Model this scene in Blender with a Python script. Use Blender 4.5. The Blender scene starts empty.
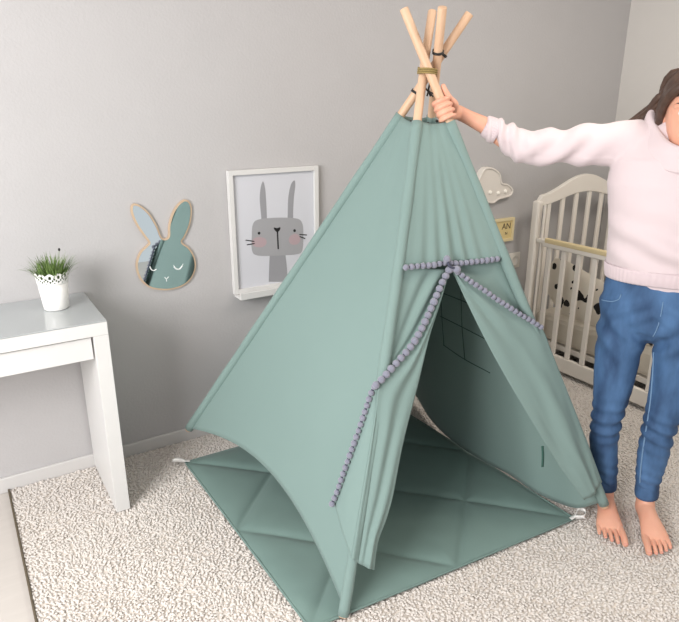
import bpy, bmesh, math, random
import numpy as np
from mathutils import Vector, Matrix, noise
random.seed(7); rng = np.random.default_rng(7)
PI = math.pi
scene = bpy.context.scene
COL = scene.collection

# ------------------------------------------------------------------ survey of the room (camera 1.47 m up, room axes: X along back wall, Y to back wall)
f = 625.0; cx, cy = 339.5, 311.0; H = 1.47
th = math.atan(f/1864.0); ya = math.radians(32.0)
FV = np.array([math.cos(th)*math.sin(ya), math.cos(th)*math.cos(ya), -math.sin(th)])
RV = np.array([math.cos(ya), -math.sin(ya), 0.0]); UV = np.cross(RV, FV)
CAM = np.array([0, 0, H])
def ray(x, y): return FV + RV*(x-cx)/f - UV*(y-cy)/f
def onZ(x, y, z=0.0): d = ray(x, y); return CAM + d*(z-H)/d[2]
def onY(x, y, Y): d = ray(x, y); return CAM + d*Y/d[1]
def onX(x, y, X): d = ray(x, y); return CAM + d*X/d[0]
def dep(x, y, t): return CAM + ray(x, y)*t
def onP(x, y, p0, n, off=0.0):
    d = ray(x, y); return CAM + d*(((np.asarray(p0)-CAM)@n + off)/(d@n))
def nrm(v): v = np.asarray(v, float); return v/np.linalg.norm(v)
A = np.array

# ------------------------------------------------------------------ materials
def srgb(r, g, b):
    def c(u):
        u /= 255.0
        return u/12.92 if u <= 0.04045 else ((u+0.055)/1.055)**2.4
    return (c(r), c(g), c(b), 1.0)
def mat(name, col, rough=0.6, metal=0.0, bump=None, var=None, trans=0.0, sheen=0.0, spec=0.5, coat=0.0, stretch=(1, 1, 1), sss=0.0):
    m = bpy.data.materials.new(name); m.use_nodes = True
    nt = m.node_tree; N = nt.nodes; L = nt.links
    b = N['Principled BSDF']; out = N['Material Output']
    b.inputs['Base Color'].default_value = col; b.inputs['Roughness'].default_value = rough
    b.inputs['Metallic'].default_value = metal; b.inputs['Specular IOR Level'].default_value = spec
    if sheen: b.inputs['Sheen Weight'].default_value = sheen
    if coat: b.inputs['Coat Weight'].default_value = coat
    if sss:
        b.inputs['Subsurface Weight'].default_value = sss; b.inputs['Subsurface Radius'].default_value = (0.012, 0.005, 0.003)
        b.inputs['Subsurface Scale'].default_value = 0.5
    tc = N.new('ShaderNodeTexCoord'); mp = N.new('ShaderNodeMapping'); mp.inputs['Scale'].default_value = stretch
    L.new(tc.outputs['Object'], mp.inputs['Vector'])
    if var:   # (scale, amount, second colour)
        n = N.new('ShaderNodeTexNoise'); n.inputs['Scale'].default_value = var[0]; n.inputs['Detail'].default_value = 4
        L.new(mp.outputs[0], n.inputs['Vector'])
        r = N.new('ShaderNodeValToRGB'); r.color_ramp.elements[0].position = 0.5-var[1]; r.color_ramp.elements[1].position = 0.5+var[1]
        r.color_ramp.elements[0].color = col; r.color_ramp.elements[1].color = var[2]
        L.new(n.outputs['Fac'], r.inputs[0]); L.new(r.outputs[0], b.inputs['Base Color'])
    if bump:  # (scale, strength, distance)
        n = N.new('ShaderNodeTexNoise'); n.inputs['Scale'].default_value = bump[0]; n.inputs['Detail'].default_value = 3
        L.new(mp.outputs[0], n.inputs['Vector'])
        bp = N.new('ShaderNodeBump'); bp.inputs['Strength'].default_value = bump[1]; bp.inputs['Distance'].default_value = bump[2]
        L.new(n.outputs['Fac'], bp.inputs['Height']); L.new(bp.outputs[0], b.inputs['Normal'])
    if trans:
        t = N.new('ShaderNodeBsdfTranslucent'); mx = N.new('ShaderNodeMixShader'); mx.inputs[0].default_value = trans
        t.inputs[0].default_value = col
        L.new(b.outputs[0], mx.inputs[1]); L.new(t.outputs[0], mx.inputs[2]); L.new(mx.outputs[0], out.inputs[0])
    return m
M = dict(
    wall=mat('wall_paint', srgb(182, 180, 180), 0.75, bump=(90, 0.25, 0.004), var=(5, 0.3, srgb(185, 183, 183))),
    wall_lit=mat('wall_paint_window_lit', srgb(206, 202, 197), 0.75, bump=(90, 0.25, 0.004)),  # lighter than the back wall; window light is put into the colour
    white=mat('white_lacquer', srgb(215, 214, 212), 0.35),
    trim=mat('white_trim', srgb(204, 202, 200), 0.4),
    glass=mat('glass_top', srgb(168, 173, 174), 0.12, coat=0.5),
    floor=mat('pale_laminate', srgb(206, 200, 194), 0.35, var=(3, 0.3, srgb(198, 192, 186)), stretch=(1, 12, 1)),
    ceil=mat('ceiling_paint', srgb(235, 233, 230), 0.8),
    rugbase=mat('rug_backing', srgb(214, 206, 197), 0.95),
    rug=mat('rug_pile', srgb(231, 225, 219), 0.9, var=(40, 0.3, srgb(221, 214, 207)), sheen=0.2, trans=.12),
    bind=mat('rug_binding', srgb(96, 86, 70), 0.9),
    wood=mat('pine_pole', srgb(216, 182, 152), 0.5, var=(9, 0.25, srgb(203, 166, 134)), stretch=(3, 3, 0.6)),
    fabric=mat('mint_cotton', srgb(130, 153, 148), 0.85, bump=(220, 0.12, 0.002), var=(1.6, 0.35, srgb(124, 147, 142)), trans=0.1, sheen=0.1),
    thread=mat('dark_green_thread', srgb(52, 82, 74), 0.9),
    mint_strap=mat('dark_green_strap', srgb(46, 84, 74), 0.85),
    matfab=mat('sea_green_quilt', srgb(112, 136, 130), 0.8, bump=(160, 0.12, 0.002), var=(3, 0.3, srgb(106, 130, 124)), sheen=0.1),
    pom=mat('lilac_grey_pompom', srgb(130, 131, 146), 0.95, bump=(300, 0.5, 0.002), sheen=0.4),
    cord=mat('dark_trim_cord', srgb(66, 68, 84), 0.9),
    jute=mat('jute_rope', srgb(146, 126, 78), 0.9, bump=(400, 0.6, 0.002)),
    black=mat('black_cord', srgb(40, 38, 36), 0.6),
    ribbon=mat('white_ribbon', srgb(236, 234, 230), 0.7),
    skin=mat('skin', srgb(226, 172, 146), 0.5, bump=(120, 0.08, 0.002), var=(14, 0.3, srgb(219, 157, 132)), sss=0.15),
    nail=mat('nail', srgb(226, 160, 146), 0.25),
    lips=mat('lips', srgb(186, 84, 78), 0.4),
    eyew=mat('eye_white', srgb(235, 232, 228), 0.2), iris=mat('iris', srgb(70, 48, 34), 0.2),
    hair=mat('brown_hair', srgb(62, 46, 38), 0.45, bump=(60, 0.5, 0.004), var=(60, 0.25, srgb(84, 62, 50)), stretch=(1, 1, 0.1)),
    hoodie=mat('pale_pink_jersey', srgb(214, 198, 200), 0.85, bump=(350, 0.1, 0.001), sheen=0.2),
    rib=mat('pale_pink_ribbing', srgb(210, 193, 196), 0.9, bump=(350, 0.3, 0.001), sheen=0.2),
    denim=mat('blue_denim', srgb(34, 60, 94), 0.8, bump=(450, 0.25, 0.001), var=(9, 0.2, srgb(76, 112, 154)), stretch=(1.6, 1.6, .6)),
    denimd=mat('dark_denim', srgb(40, 62, 98), 0.85), seam=mat('worn_denim_seam', srgb(112, 142, 174), 0.85),
    brass=mat('brass_button', srgb(150, 120, 80), 0.35, metal=1.0),
    mirror=mat('mirror_glass', srgb(206, 214, 215), 0.015, metal=1.0),
    bunnywood=mat('bare_plywood', srgb(196, 172, 146), 0.55, bump=(60, 0.2, 0.001)),
    etch=mat('etched_white', srgb(228, 232, 230), 0.8),
    paper=mat('print_paper', srgb(205, 206, 212), 0.45), pgrey=mat('print_grey', srgb(160, 160, 163), 0.5), pgrey2=mat('print_ear_grey', srgb(150, 150, 154), 0.5),
    pblack=mat('print_black', srgb(34, 32, 34), 0.5), ppink=mat('print_pink', srgb(176, 156, 160), 0.5),
    pot=mat('white_enamel', srgb(238, 237, 234), 0.3), soil=mat('soil', srgb(52, 44, 34), 0.95),
    grass=mat('grass_blade', srgb(72, 98, 46), 0.55, var=(40, 0.2, srgb(120, 146, 78))), tip=mat('dark_seed_head', srgb(42, 40, 38), 0.8),
    crib=mat('cream_white_paint', srgb(234, 228, 219), 0.45), teeth=mat('yellowed_rail_cover', srgb(222, 204, 160), 0.5),
    sheet=mat('grey_white_bedding', srgb(206, 198, 184), 0.9, bump=(40, 0.3, 0.01)),
    signw=mat('cream_sign', srgb(232, 216, 172), 0.6), signp=mat('pale_sign_panel', srgb(226, 206, 150), 0.6), signl=mat('sign_letters', srgb(70, 54, 40), 0.6),
    cloud=mat('cloud_white', srgb(224, 218, 210), 0.5), plastic=mat('white_plastic', srgb(228, 224, 216), 0.3),
    bulb=mat('frosted_bulb', srgb(244, 240, 230), 0.2),
)
# panda-like blotches: black brush marks printed on the bumper fabric
def blotch():
    m = mat('spotted_cotton', srgb(224, 216, 202), 0.9)
    nt = m.node_tree; N = nt.nodes; L = nt.links
    tc = N.new('ShaderNodeTexCoord'); mp = N.new('ShaderNodeMapping'); mp.inputs['Scale'].default_value = (1, 1.0, 1.0); mp.inputs['Rotation'].default_value = (0.6, 0, 0)
    L.new(tc.outputs['Object'], mp.inputs[0])
    v = N.new('ShaderNodeTexVoronoi'); v.inputs['Scale'].default_value = 13; v.inputs['Randomness'].default_value = 0.8
    wv = N.new('ShaderNodeTexNoise'); wv.inputs['Scale'].default_value = 9
    ad = N.new('ShaderNodeMixRGB'); ad.inputs[0].default_value = 0.12
    L.new(mp.outputs[0], ad.inputs[1]); L.new(mp.outputs[0], wv.inputs[0]); L.new(wv.outputs['Color'], ad.inputs[2])
    L.new(ad.outputs[0], v.inputs['Vector'])
    r = N.new('ShaderNodeValToRGB'); r.color_ramp.interpolation = 'CONSTANT'
    r.color_ramp.elements[0].color = srgb(30, 28, 28); r.color_ramp.elements[0].position = 0
    r.color_ramp.elements[1].color = srgb(226, 218, 204); r.color_ramp.elements[1].position = 0.30
    L.new(v.outputs['Distance'], r.inputs[0]); L.new(r.outputs[0], N['Principled BSDF'].inputs['Base Color'])
    return m
M['spots'] = blotch()

# ------------------------------------------------------------------ object helpers
def put(o, parent=None):
    COL.objects.link(o)
    if parent is not None:
        o.parent = parent
        if parent.parent is None: o.matrix_parent_inverse = Matrix.Translation(-parent.location)
    return o
def tag(o, label=None, cat=None, group=None, kind=None):
    if label: o['label'] = label
    if cat: o['category'] = cat
    if group: o['group'] = group
    if kind: o['kind'] = kind
    return o
def thing(name, label, cat, loc, group=None):
    o = bpy.data.objects.new(name, None); o.location = Vector([float(v) for v in loc]); o.empty_display_size = 0.05
    COL.objects.link(o); return tag(o, label, cat, group)
def mesh_obj(name, V, F, m, parent=None, smooth=True):
    me = bpy.data.meshes.new(name)
    me.from_pydata([tuple(map(float, v)) for v in V], [], [tuple(map(int, q)) for q in F]); me.update()
    if smooth: me.polygons.foreach_set('use_smooth', [True]*len(me.polygons))
    me.materials.append(m)
    return put(bpy.data.objects.new(name, me), parent)
def bm_obj(name, bm, m, parent=None, smooth=False):
    bmesh.ops.recalc_face_normals(bm, faces=bm.faces[:])
    me = bpy.data.meshes.new(name); bm.to_mesh(me); bm.free()
    if smooth: me.polygons.foreach_set('use_smooth', [True]*len(me.polygons))
    me.materials.append(m)
    return put(bpy.data.objects.new(name, me), parent)
def bevel(o, w, seg=2):
    b = o.modifiers.new('bevel', 'BEVEL'); b.width = w; b.segments = seg; b.limit_method = 'ANGLE'; return o
def solid(o, t, off=0.0):
    s = o.modifiers.new('solid', 'SOLIDIFY'); s.thickness = t; s.offset = off; return o
def box(bm, lo, hi):
    r = bmesh.ops.create_cube(bm, size=1.0)
    lo = A(lo, float); hi = A(hi, float); c = (lo+hi)/2; d = hi-lo
    for v in r['verts']: v.co = Vector((v.co.x*d[0]+c[0], v.co.y*d[1]+c[1], v.co.z*d[2]+c[2]))
def box_obj(name, lo, hi, m, parent=None, bw=0.002):
    bm = bmesh.new(); box(bm, lo, hi); o = bm_obj(name, bm, m, parent)
    if bw: bevel(o, bw)
    return o
def polyline(P, n, smooth=True):
    """resample a polyline evenly (Catmull-Rom when smooth)"""
    P = A(P, float)
    if smooth and len(P) > 2:
        Q = np.vstack([2*P[0]-P[1], P, 2*P[-1]-P[-2]]); out = []
        for i in range(1, len(Q)-2):
            for t in np.linspace(0, 1, 16, endpoint=False):
                a, b, c, d = Q[i-1], Q[i], Q[i+1], Q[i+2]
                out.append(0.5*((2*b)+(-a+c)*t+(2*a-5*b+4*c-d)*t*t+(-a+3*b-3*c+d)*t**3))
        out.append(P[-1]); P = A(out)
    s = np.concatenate([[0], np.cumsum(np.linalg.norm(np.diff(P, axis=0), axis=1))])
    u = np.linspace(0, s[-1], n)
    return np.stack([np.interp(u, s, P[:, k]) for k in range(P.shape[1])], 1)
def plen(P): return np.linalg.norm(np.diff(A(P), axis=0), axis=1).sum()
def tube_data(P, r, seg=12, cap=True, closed=False):
    P = A(P, float); n = len(P); r = np.broadcast_to(A(r, float), (n,))
    if closed: T = np.roll(P, -1, 0)-np.roll(P, 1, 0)
    else: T = np.gradient(P, axis=0)
    T /= np.linalg.norm(T, axis=1)[:, None]
    u = np.cross(T[0], [0.123, 0.31, 0.94]);
    if np.linalg.norm(u) < 0.2: u = np.cross(T[0], [1, 0, 0])
    V = []; F = []
    for i in range(n):
        u = u-T[i]*(u@T[i]); u /= np.linalg.norm(u); v = np.cross(T[i], u)
        for k in range(seg):
            a = 2*PI*k/seg; V.append(P[i]+r[i]*(math.cos(a)*u+math.sin(a)*v))
    for i in range(n if closed else n-1):
        j = (i+1) % n
        for k in range(seg):
            k2 = (k+1) % seg; F.append((i*seg+k, i*seg+k2, j*seg+k2, j*seg+k))
    if cap and not closed:
        F.append(tuple(range(seg))[::-1]); F.append(tuple((n-1)*seg+k for k in range(seg)))
    return V, F
def merge(parts):
    V = []; F = []
    for v, q in parts:
        o = len(V); V += list(v); F += [tuple(i+o for i in p) for p in q]
    return V, F
def tube(name, P, r, m, parent=None, seg=12, closed=False):
    V, F = tube_data(P, r, seg, True, closed); return mesh_obj(name, V, F, m, parent)
def sheet(name, L, R, nu, nv, m, parent=None, disp=None, thick=0.002, nref=None):
    """cloth ruled between two 3-D curves; disp(s, t) -> offset along the normal nref"""
    L = polyline(L, nu); R = polyline(R, nu); V = []
    for i in range(nu):
        for j in range(nv):
            t = j/(nv-1); p = L[i]*(1-t)+R[i]*t
            if disp: p = p+A(nref)*disp(i/(nu-1), t)
            V.append(p)
    F = [(i*nv+j, i*nv+j+1, (i+1)*nv+j+1, (i+1)*nv+j) for i in range(nu-1) for j in range(nv-1)]
    o = mesh_obj(name, V, F, m, parent); solid(o, thick); return o
def catclosed(P, sub=6):
    P = A(P, float); n = len(P); out = []
    for i in range(n):
        a, b, c, d = P[i-1], P[i], P[(i+1) % n], P[(i+2) % n]
        for t in np.linspace(0, 1, sub, endpoint=False):
            out.append(0.5*((2*b)+(-a+c)*t+(2*a-5*b+4*c-d)*t*t+(-a+3*b-3*c+d)*t**3))
    return A(out)
def inset(P, d):
    P = A(P); T = np.roll(P, -1, 0)-np.roll(P, 1, 0); T /= np.linalg.norm(T, axis=1)[:, None]
    Nn = np.stack([-T[:, 1], T[:, 0]], 1)
    ar = 0.5*np.sum(P[:, 0]*np.roll(P[:, 1], -1)-np.roll(P[:, 0], -1)*P[:, 1])
    return P+Nn*(d if ar > 0 else -d)
def plate(name, P, y0, y1, m, parent=None, bw=0.0):
    """outline in (x, z) on the back wall, extruded from y0 to y1"""
    P = A(P); n = len(P); bm = bmesh.new()
    a = [bm.verts.new((p[0], y0, p[1])) for p in P]; b = [bm.verts.new((p[0], y1, p[1])) for p in P]
    bm.faces.new(a); bm.faces.new(b[::-1])
    for i in range(n): bm.faces.new((a[i], b[i], b[(i+1) % n], a[(i+1) % n]))
    bm.normal_update(); bmesh.ops.triangulate(bm, faces=[q for q in bm.faces if len(q.verts) > 4])
    o = bm_obj(name, bm, m, parent)
    if bw: bevel(o, bw)
    return o
def bake(o):
    dg = bpy.context.evaluated_depsgraph_get(); dg.update()
    me = bpy.data.meshes.new_from_object(o.evaluated_get(dg)); old = o.data
    o.modifiers.clear(); o.data = me
    me.polygons.foreach_set('use_smooth', [True]*len(me.polygons)); return o
def remesh(o, vox, smooth=4, fac=0.5):
    r = o.modifiers.new('r', 'REMESH'); r.mode = 'VOXEL'; r.voxel_size = vox
    s = o.modifiers.new('s', 'SMOOTH'); s.iterations = smooth; s.factor = fac
    mt = o.data.materials[0]; bake(o)
    o.data.materials.clear(); o.data.materials.append(mt); return o
def displace(o, fn):
    me = o.data; n = len(me.vertices); co = np.empty(n*3); me.vertices.foreach_get('co', co); co = co.reshape(-1, 3)
    no = np.empty(n*3); me.vertices.foreach_get('normal', no); no = no.reshape(-1, 3)
    d = A([fn(co[i]) for i in range(n)]); co = co+no*d[:, None]
    me.vertices.foreach_set('co', co.ravel()); me.update()
def nz(p, s): return noise.noise(Vector((p[0]*s, p[1]*s, p[2]*s)))

# ================================================================== ROOM
YW = 2.545; XR = 3.62; ZC = 2.55
tag(box_obj('floor', (-1.6, -1.0, -0.06), (XR, YW, -0.022), M['floor'], bw=0), kind='structure')
tag(box_obj('wall_back', (-1.6, YW, -0.06), (XR+0.1, YW+0.1, ZC), M['wall'], bw=0), kind='structure')
tag(box_obj('wall_right', (XR, -1.0, -0.06), (XR+0.1, YW, ZC), M['wall_lit'], bw=0), kind='structure')
bm = bmesh.new(); box(bm, (-1.6, -1.1, -.06), (1.0, -1.0, ZC)); box(bm, (2.4, -1.1, -.06), (XR+.1, -1.0, ZC)); box(bm, (1.0, -1.1, 2.1), (2.4, -1.0, ZC))
tag(bm_obj('wall_front', bm, M['wall']), kind='structure')   # unseen; opening added so bright sky reflects in the rabbit mirror
tag(box_obj('ceiling', (-1.6, -1.0, ZC), (XR+0.1, YW+0.1, ZC+0.1), M['ceil'], bw=0), kind='structure')
tag(box_obj('baseboard_back', (-1.6, YW-0.014, -0.022), (XR, YW, 0.045), M['trim'], bw=0.004), kind='structure')
tag(box_obj('baseboard_right', (XR-0.014, -1.0, -0.022), (XR, YW-0.014, 0.045), M['trim'], bw=0.004), kind='structure')

# ================================================================== RUG
RX0, RX1, RY0, RY1 = 0.018, 3.60, 0.3, 2.528
rug = box_obj('shag_rug', (RX0, RY0, -0.022), (RX1, RY1, -0.0130), M['rugbase'], bw=0)
tag(rug, 'large cream white shaggy rug covering the floor under the teepee', 'rug')
box_obj('edge_binding', (RX0-0.008, RY0, -0.022), (RX0-0.0005, RY1, -0.004), M['bind'], rug, bw=0.002)
def pile():
    sp = 0.0088
    xs = np.arange(RX0+0.004, RX1, sp); ys = np.arange(RY0, RY1-0.004, sp)
    X, Y = np.meshgrid(xs, ys); X = X.ravel(); Y = Y.ravel()
    # only where the camera (or one a step aside) could see it
    keep = (Y > 1.25-0.62*X) | (X < 0.1)
    keep &= ~((X > 0.75) & (X < 1.70) & (Y > 1.36) & (Y < 2.25))
    X = X[keep]; Y = Y[keep]; n = len(X)
    X = X+rng.uniform(-.005, .005, n); Y = Y+rng.uniform(-.005, .005, n)
    X = np.clip(X, RX0+0.003, RX1); Y = np.clip(Y, RY0, RY1-0.006)
    ang = rng.uniform(0, 2*PI, n)
    # neighbouring tufts lean alike, in swirls
    ang = np.where(rng.random(n) < 0.55, 2.2+2.0*np.sin(X*9+1.3*np.sin(Y*7))+1.8*np.cos(Y*8+X*3)+rng.normal(0, .5, n), ang)
    ln = rng.uniform(.005, .013, n); hgt = rng.uniform(.0062, .0112, n); rad = rng.uniform(.0034, .0052, n)
    K = 5; rings = 4; per = K*rings+1
    V = np.empty((n, per, 3)); ca, sa = np.cos(ang), np.sin(ang)
    for i, (t, rr) in enumerate(((0, .8), (.4, 1.0), (.75, 1.0), (1.0, .62))):
        cxp = X+ca*ln*t**1.5; cyp = Y+sa*ln*t**1.5; czp = -.017+hgt*np.sin(t*PI*.6)
        tx = 1-.75*t   # ring tilts over with the bend
        for k in range(K):
            a = 2*PI*k/K; lx = np.cos(a)*rad*rr; ly = np.sin(a)*rad*rr
            V[:, i*K+k, 0] = cxp+ca*lx*tx-sa*ly; V[:, i*K+k, 1] = cyp+sa*lx*tx+ca*ly; V[:, i*K+k, 2] = czp-lx*(1-tx)
    V[:, -1, 0] = X+ca*ln*1.15; V[:, -1, 1] = Y+sa*ln*1.15; V[:, -1, 2] = -.0165+hgt*.95
    V[:, :, 0] = np.maximum(V[:, :, 0], RX0); V[:, :, 1] = np.minimum(V[:, :, 1], RY1+0.002)
    q = []
    for i in range(rings-1):
        for k in range(K): q.append((i*K+k, i*K+(k+1) % K, (i+1)*K+(k+1) % K, (i+1)*K+k))
    q = A(q); tr = A([((rings-1)*K+k, (rings-1)*K+(k+1) % K, per-1) for k in range(K)])
    off = (np.arange(n)*per)[:, None, None]
    Q = (q[None]+off).reshape(n, -1); Tt = (tr[None]+off).reshape(n, -1)
    loops = np.concatenate([Q, Tt], 1).ravel()
    sizes = np.tile(np.concatenate([np.full(len(q), 4), np.full(len(tr), 3)]), n)
    starts = np.concatenate([[0], np.cumsum(sizes)[:-1]])
    me = bpy.data.meshes.new('pile'); me.vertices.add(n*per); me.vertices.foreach_set('co', V.ravel())
    me.loops.add(len(loops)); me.loops.foreach_set('vertex_index', loops.astype(np.int32))
    me.polygons.add(len(sizes)); me.polygons.foreach_set('loop_start', starts.astype(np.int32)); me.polygons.foreach_set('loop_total', sizes.astype(np.int32))
    me.polygons.foreach_set('use_smooth', np.ones(len(sizes), bool)); me.update(calc_edges=True); me.validate()
    me.materials.append(M['rug'])
    o = put(bpy.data.objects.new('pile', me), rug); o['kind'] = 'stuff'
pile()

# ================================================================== DESK
DX1 = 0.395; DX0 = -0.80; DY0 = 2.14; DZ = 0.757
desk = thing('dressing_table', 'white dressing table with glass top, shallow drawer and panel legs, against the grey wall', 'table', (-0.2, 2.34, 0))
box_obj('glass_top', (DX0, DY0+0.003, DZ-0.004), (DX1, YW-0.004, DZ), M['glass'], desk, 0.001)
box_obj('table_top', (DX0, DY0, DZ-0.050), (DX1, YW-0.004, DZ-0.0045), M['white'], desk, 0.001)
for x in (DX0, DX1-0.05):
    box_obj('side_panel', (x, DY0, -0.004), (x+0.05, YW-0.016, DZ-0.0505), M['white'], desk, 0.001)
dr = box_obj('drawer', (DX0+0.055, DY0+0.012, DZ-0.135), (DX1-0.056, DY0+0.032, DZ-0.056), M['white'], desk, 0.001)
bm = bmesh.new(); box(bm, (DX0+0.07, DY0+0.033, DZ-0.13), (DX1-0.07, DY0+0.33, DZ-0.12)); box(bm, (DX0+0.07, DY0+0.033, DZ-0.12), (DX0+0.082, DY0+0.33, DZ-0.06)); box(bm, (DX1-0.082, DY0+0.033, DZ-0.12), (DX1-0.07, DY0+0.33, DZ-0.06)); box(bm, (DX0+0.082, DY0+0.318, DZ-0.12), (DX1-0.082, DY0+0.33, DZ-0.06))
bm_obj('drawer_box', bm, M['white'], dr)

# ================================================================== POTTED GRASS
pc = onZ(56.5, 309, DZ)+A([0, 0, 0]); pc[2] = DZ+0.0006
pc = A([0.272, 2.378, DZ+0.0006])
pot = thing('potted_grass', 'small white lace-rimmed pot of green grass on the dressing table', 'plant', pc)
def lathe(prof, seg=40):
    V = []; F = []
    for r, z in prof:
        for k in range(seg): a = 2*PI*k/seg; V.append((r*math.cos(a), r*math.sin(a), z))
    n = len(prof)
    for i in range(n-1):
        for k in range(seg): k2 = (k+1) % seg; F.append((i*seg+k, i*seg+k2, (i+1)*seg+k2, (i+1)*seg+k))
    return V, F
def shift(V, c): return [A(v)*A([1, 1, 1.2])+A(c) for v in V]
V, F = lathe([(0.001, 0), (0.040, 0), (0.0425, 0.003), (0.0515, 0.082), (0.0495, 0.082), (0.041, 0.008), (0.001, 0.008)])
mesh_obj('pot', shift(V, pc), F, M['pot'], pot)
# pierced scalloped rim
def lace():
    nu, nv, rep = 288, 30, 12; V = []; F = []
    for i in range(nu):
        a = 2*PI*i/nu; ph = (a*rep/(2*PI)) % 1.0
        top = 0.028+0.007*abs(math.sin(PI*ph))
        for j in range(nv):
            t = j/(nv-1); r = 0.0515+0.0045*t; V.append((r*math.cos(a), r*math.sin(a), 0.0815+top*t))
    for i in range(nu):
        ph = ((i+.5)*rep/nu) % 1.0
        for j in range(nv-1):
            t = (j+.5)/(nv-1)
            def hole(c, tt, a, b): d = (ph-c+.5) % 1-.5; return (d/a)**2+((t-tt)/b)**2 < 1
            if hole(.5, .66, .17, .16) or hole(.22, .42, .10, .11) or hole(.78, .42, .10, .11) or hole(0, .62, .12, .11) or hole(.5, .26, .12, .08) or hole(0, .22, .07, .07): continue
            i2 = (i+1) % nu; F.append((i*nv+j, i2*nv+j, i2*nv+j+1, i*nv+j+1))
    return V, F
V, F = lace(); o = mesh_obj('lace_rim', shift(V, pc), F, M['pot'], pot); solid(o, 0.0015)
V, F = lathe([(0.001, 0.078), (0.0495, 0.078)]); mesh_obj('soil', shift(V, pc), F, M['soil'], pot)
parts = []
for k in range(260):
    a = rng.uniform(0, 2*PI); r0 = 0.044*math.sqrt(rng.random()); L_ = rng.uniform(.06, .098); lean = rng.uniform(.0, .25)+.72*(r0/.044)*rng.random()**.7
    ba = a+rng.normal(0, .4); d = A([math.cos(ba), math.sin(ba), 0]); p0 = A([r0*math.cos(a), r0*math.sin(a), .076])
    pts = []; 
    for t in np.linspace(0, 1, 6):
        an = lean*(0.4+.9*t); pts.append(p0+L_*t*(d*math.sin(an)+A([0, 0, 1])*math.cos(an)))
    s = np.cross(d, [0, 0, 1]); w = rng.uniform(.0018, .0030); V = []; F = []
    for i, p in enumerate(pts):
        ww = w*(1-(i/5)**2*.95); V += [p-s*ww, p+d*ww*.5, p+s*ww]
    for i in range(5):
        for j in range(2): F.append((i*3+j, i*3+j+1, i*3+j+4, i*3+j+3))
    parts.append((V, F))
V, F = merge(parts); mesh_obj('grass', shift(V, pc), F, M['grass'], pot)
V, F = tube_data([pc+A([.01, -.01, .09]), pc+A([.022, -.012, .14]), pc+A([.034, -.014, .212])], .0009, 6)
mesh_obj('stem', V, F, M['grass'], pot)
bm = bmesh.new(); bmesh.ops.create_icosphere(bm, subdivisions=2, radius=.0042, matrix=Matrix.Translation(Vector(pc+A([.0345, -.0142, .215]))) @ Matrix.Diagonal((1, 1, 1.4, 1)))
bm_obj('seed_head', bm, M['tip'], pot, True)

# ================================================================== WALL: rabbit mirror
def wz(px, py, Y=YW): p = onY(px, py, Y); return (p[0], p[2])
zk = 5.65
ears = [(75,75),(112,86),(162,130),(205,200),(228,258),(248,272),(268,258),(270,200),(290,130),(325,75),(365,52),(395,75),(402,130),(390,200),(362,265),(347,292),(385,322),(415,370),(425,430),(405,490),(360,535),(290,560),(220,562),(160,548),(115,510),(90,455),(88,400),(110,345),(148,308),(156,292),(125,250),(85,190),(60,130),(58,92)]
out = catclosed([wz(120+x/zk, 190+y/zk) for x, y in ears], 5)
TA = math.radians(0.5); TX = max(p[0] for p in out)
def turn(o):   # the mirror hangs a little off the wall on its left side
    for v in o.data.vertices:
        dx, dy = v.co.x-TX, v.co.y-(YW-.001)
        v.co.x = TX+dx*math.cos(TA)-dy*math.sin(TA)*1.0; v.co.y = YW-.001+dx*math.sin(TA)+dy*math.cos(TA)
    return o
bun = plate('rabbit_mirror', out, YW-0.009, YW-0.001, M['bunnywood'], bw=0.0012)
turn(bun); tag(bun, 'rabbit-head wall mirror with a sleepy etched face and thin wooden edge', 'mirror')
inn = inset(out, 0.0075)
turn(plate('mirror_glass', inn, YW-0.0115, YW-0.0092, M['mirror'], bun))
def arc(c, pts, r=0.0012, m='etch', y=YW-0.0118, name='etched_line', par=bun):
    P = [onY(120+x/zk, 190+y_/zk, y) for x, y_ in pts]; return turn(tube(name, polyline(P, 14), r, M[m], par, 6))
arc(None, [(305,432),(315,444),(335,447),(352,428)], 0.003, name='etched_eyelid'); arc(None, [(306,432),(303,424)], name='etched_eyelash'); arc(None, [(352,428),(356,416)], name='etched_eyelash')
arc(None, [(168,432),(176,448),(190,455),(206,446)], 0.0022, name='etched_eyelid')
arc(None, [(252,492),(262,502),(274,490)], 0.0018, name='etched_nose'); arc(None, [(262,502),(263,516)], 0.0018, name='etched_nose')

# ================================================================== picture ledge, framed print
zz = 3.885
ledge = thing('picture_ledge', 'short white picture ledge on the wall under the rabbit print', 'shelf', (1.26, YW, .62))
LX0, LX1 = 1.030, 1.49
bm = bmesh.new(); box(bm, (LX0, YW-0.062, 0.632), (LX1, YW-0.001, 0.646)); bevel(bm_obj('ledge_board', bm, M['white'], ledge), .0015)
bm = bmesh.new(); box(bm, (LX0, YW-0.072, 0.632), (LX1, YW-0.0625, 0.662)); bevel(bm_obj('ledge_lip', bm, M['white'], ledge), .0015)
FX0, FZ1 = wz(228, 171, YW-.028); FX1 = wz(318.5, 165, YW-.028)[0]; FZ0 = .6475
frame = thing('framed_print', 'white-framed grey rabbit print standing on the picture ledge', 'picture', (1.25, YW-0.015, FZ0))
fw = 0.021
bm = bmesh.new()
box(bm, (FX0, YW-0.028, FZ0), (FX0+fw, YW-0.003, FZ1)); box(bm, (FX1-fw, YW-0.028, FZ0), (FX1, YW-0.003, FZ1))
box(bm, (FX0+fw, YW-0.028, FZ0), (FX1-fw, YW-0.003, FZ0+fw)); box(bm, (FX0+fw, YW-0.028, FZ1-fw), (FX1-fw, YW-0.003, FZ1))
bevel(bm_obj('frame', bm, M['white'], frame), .0012)
pr = box_obj('print', (FX0+fw, YW-0.014, FZ0+fw), (FX1-fw, YW-0.004, FZ1-fw), M['paper'], frame, 0)
yP = YW-0.0142
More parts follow.
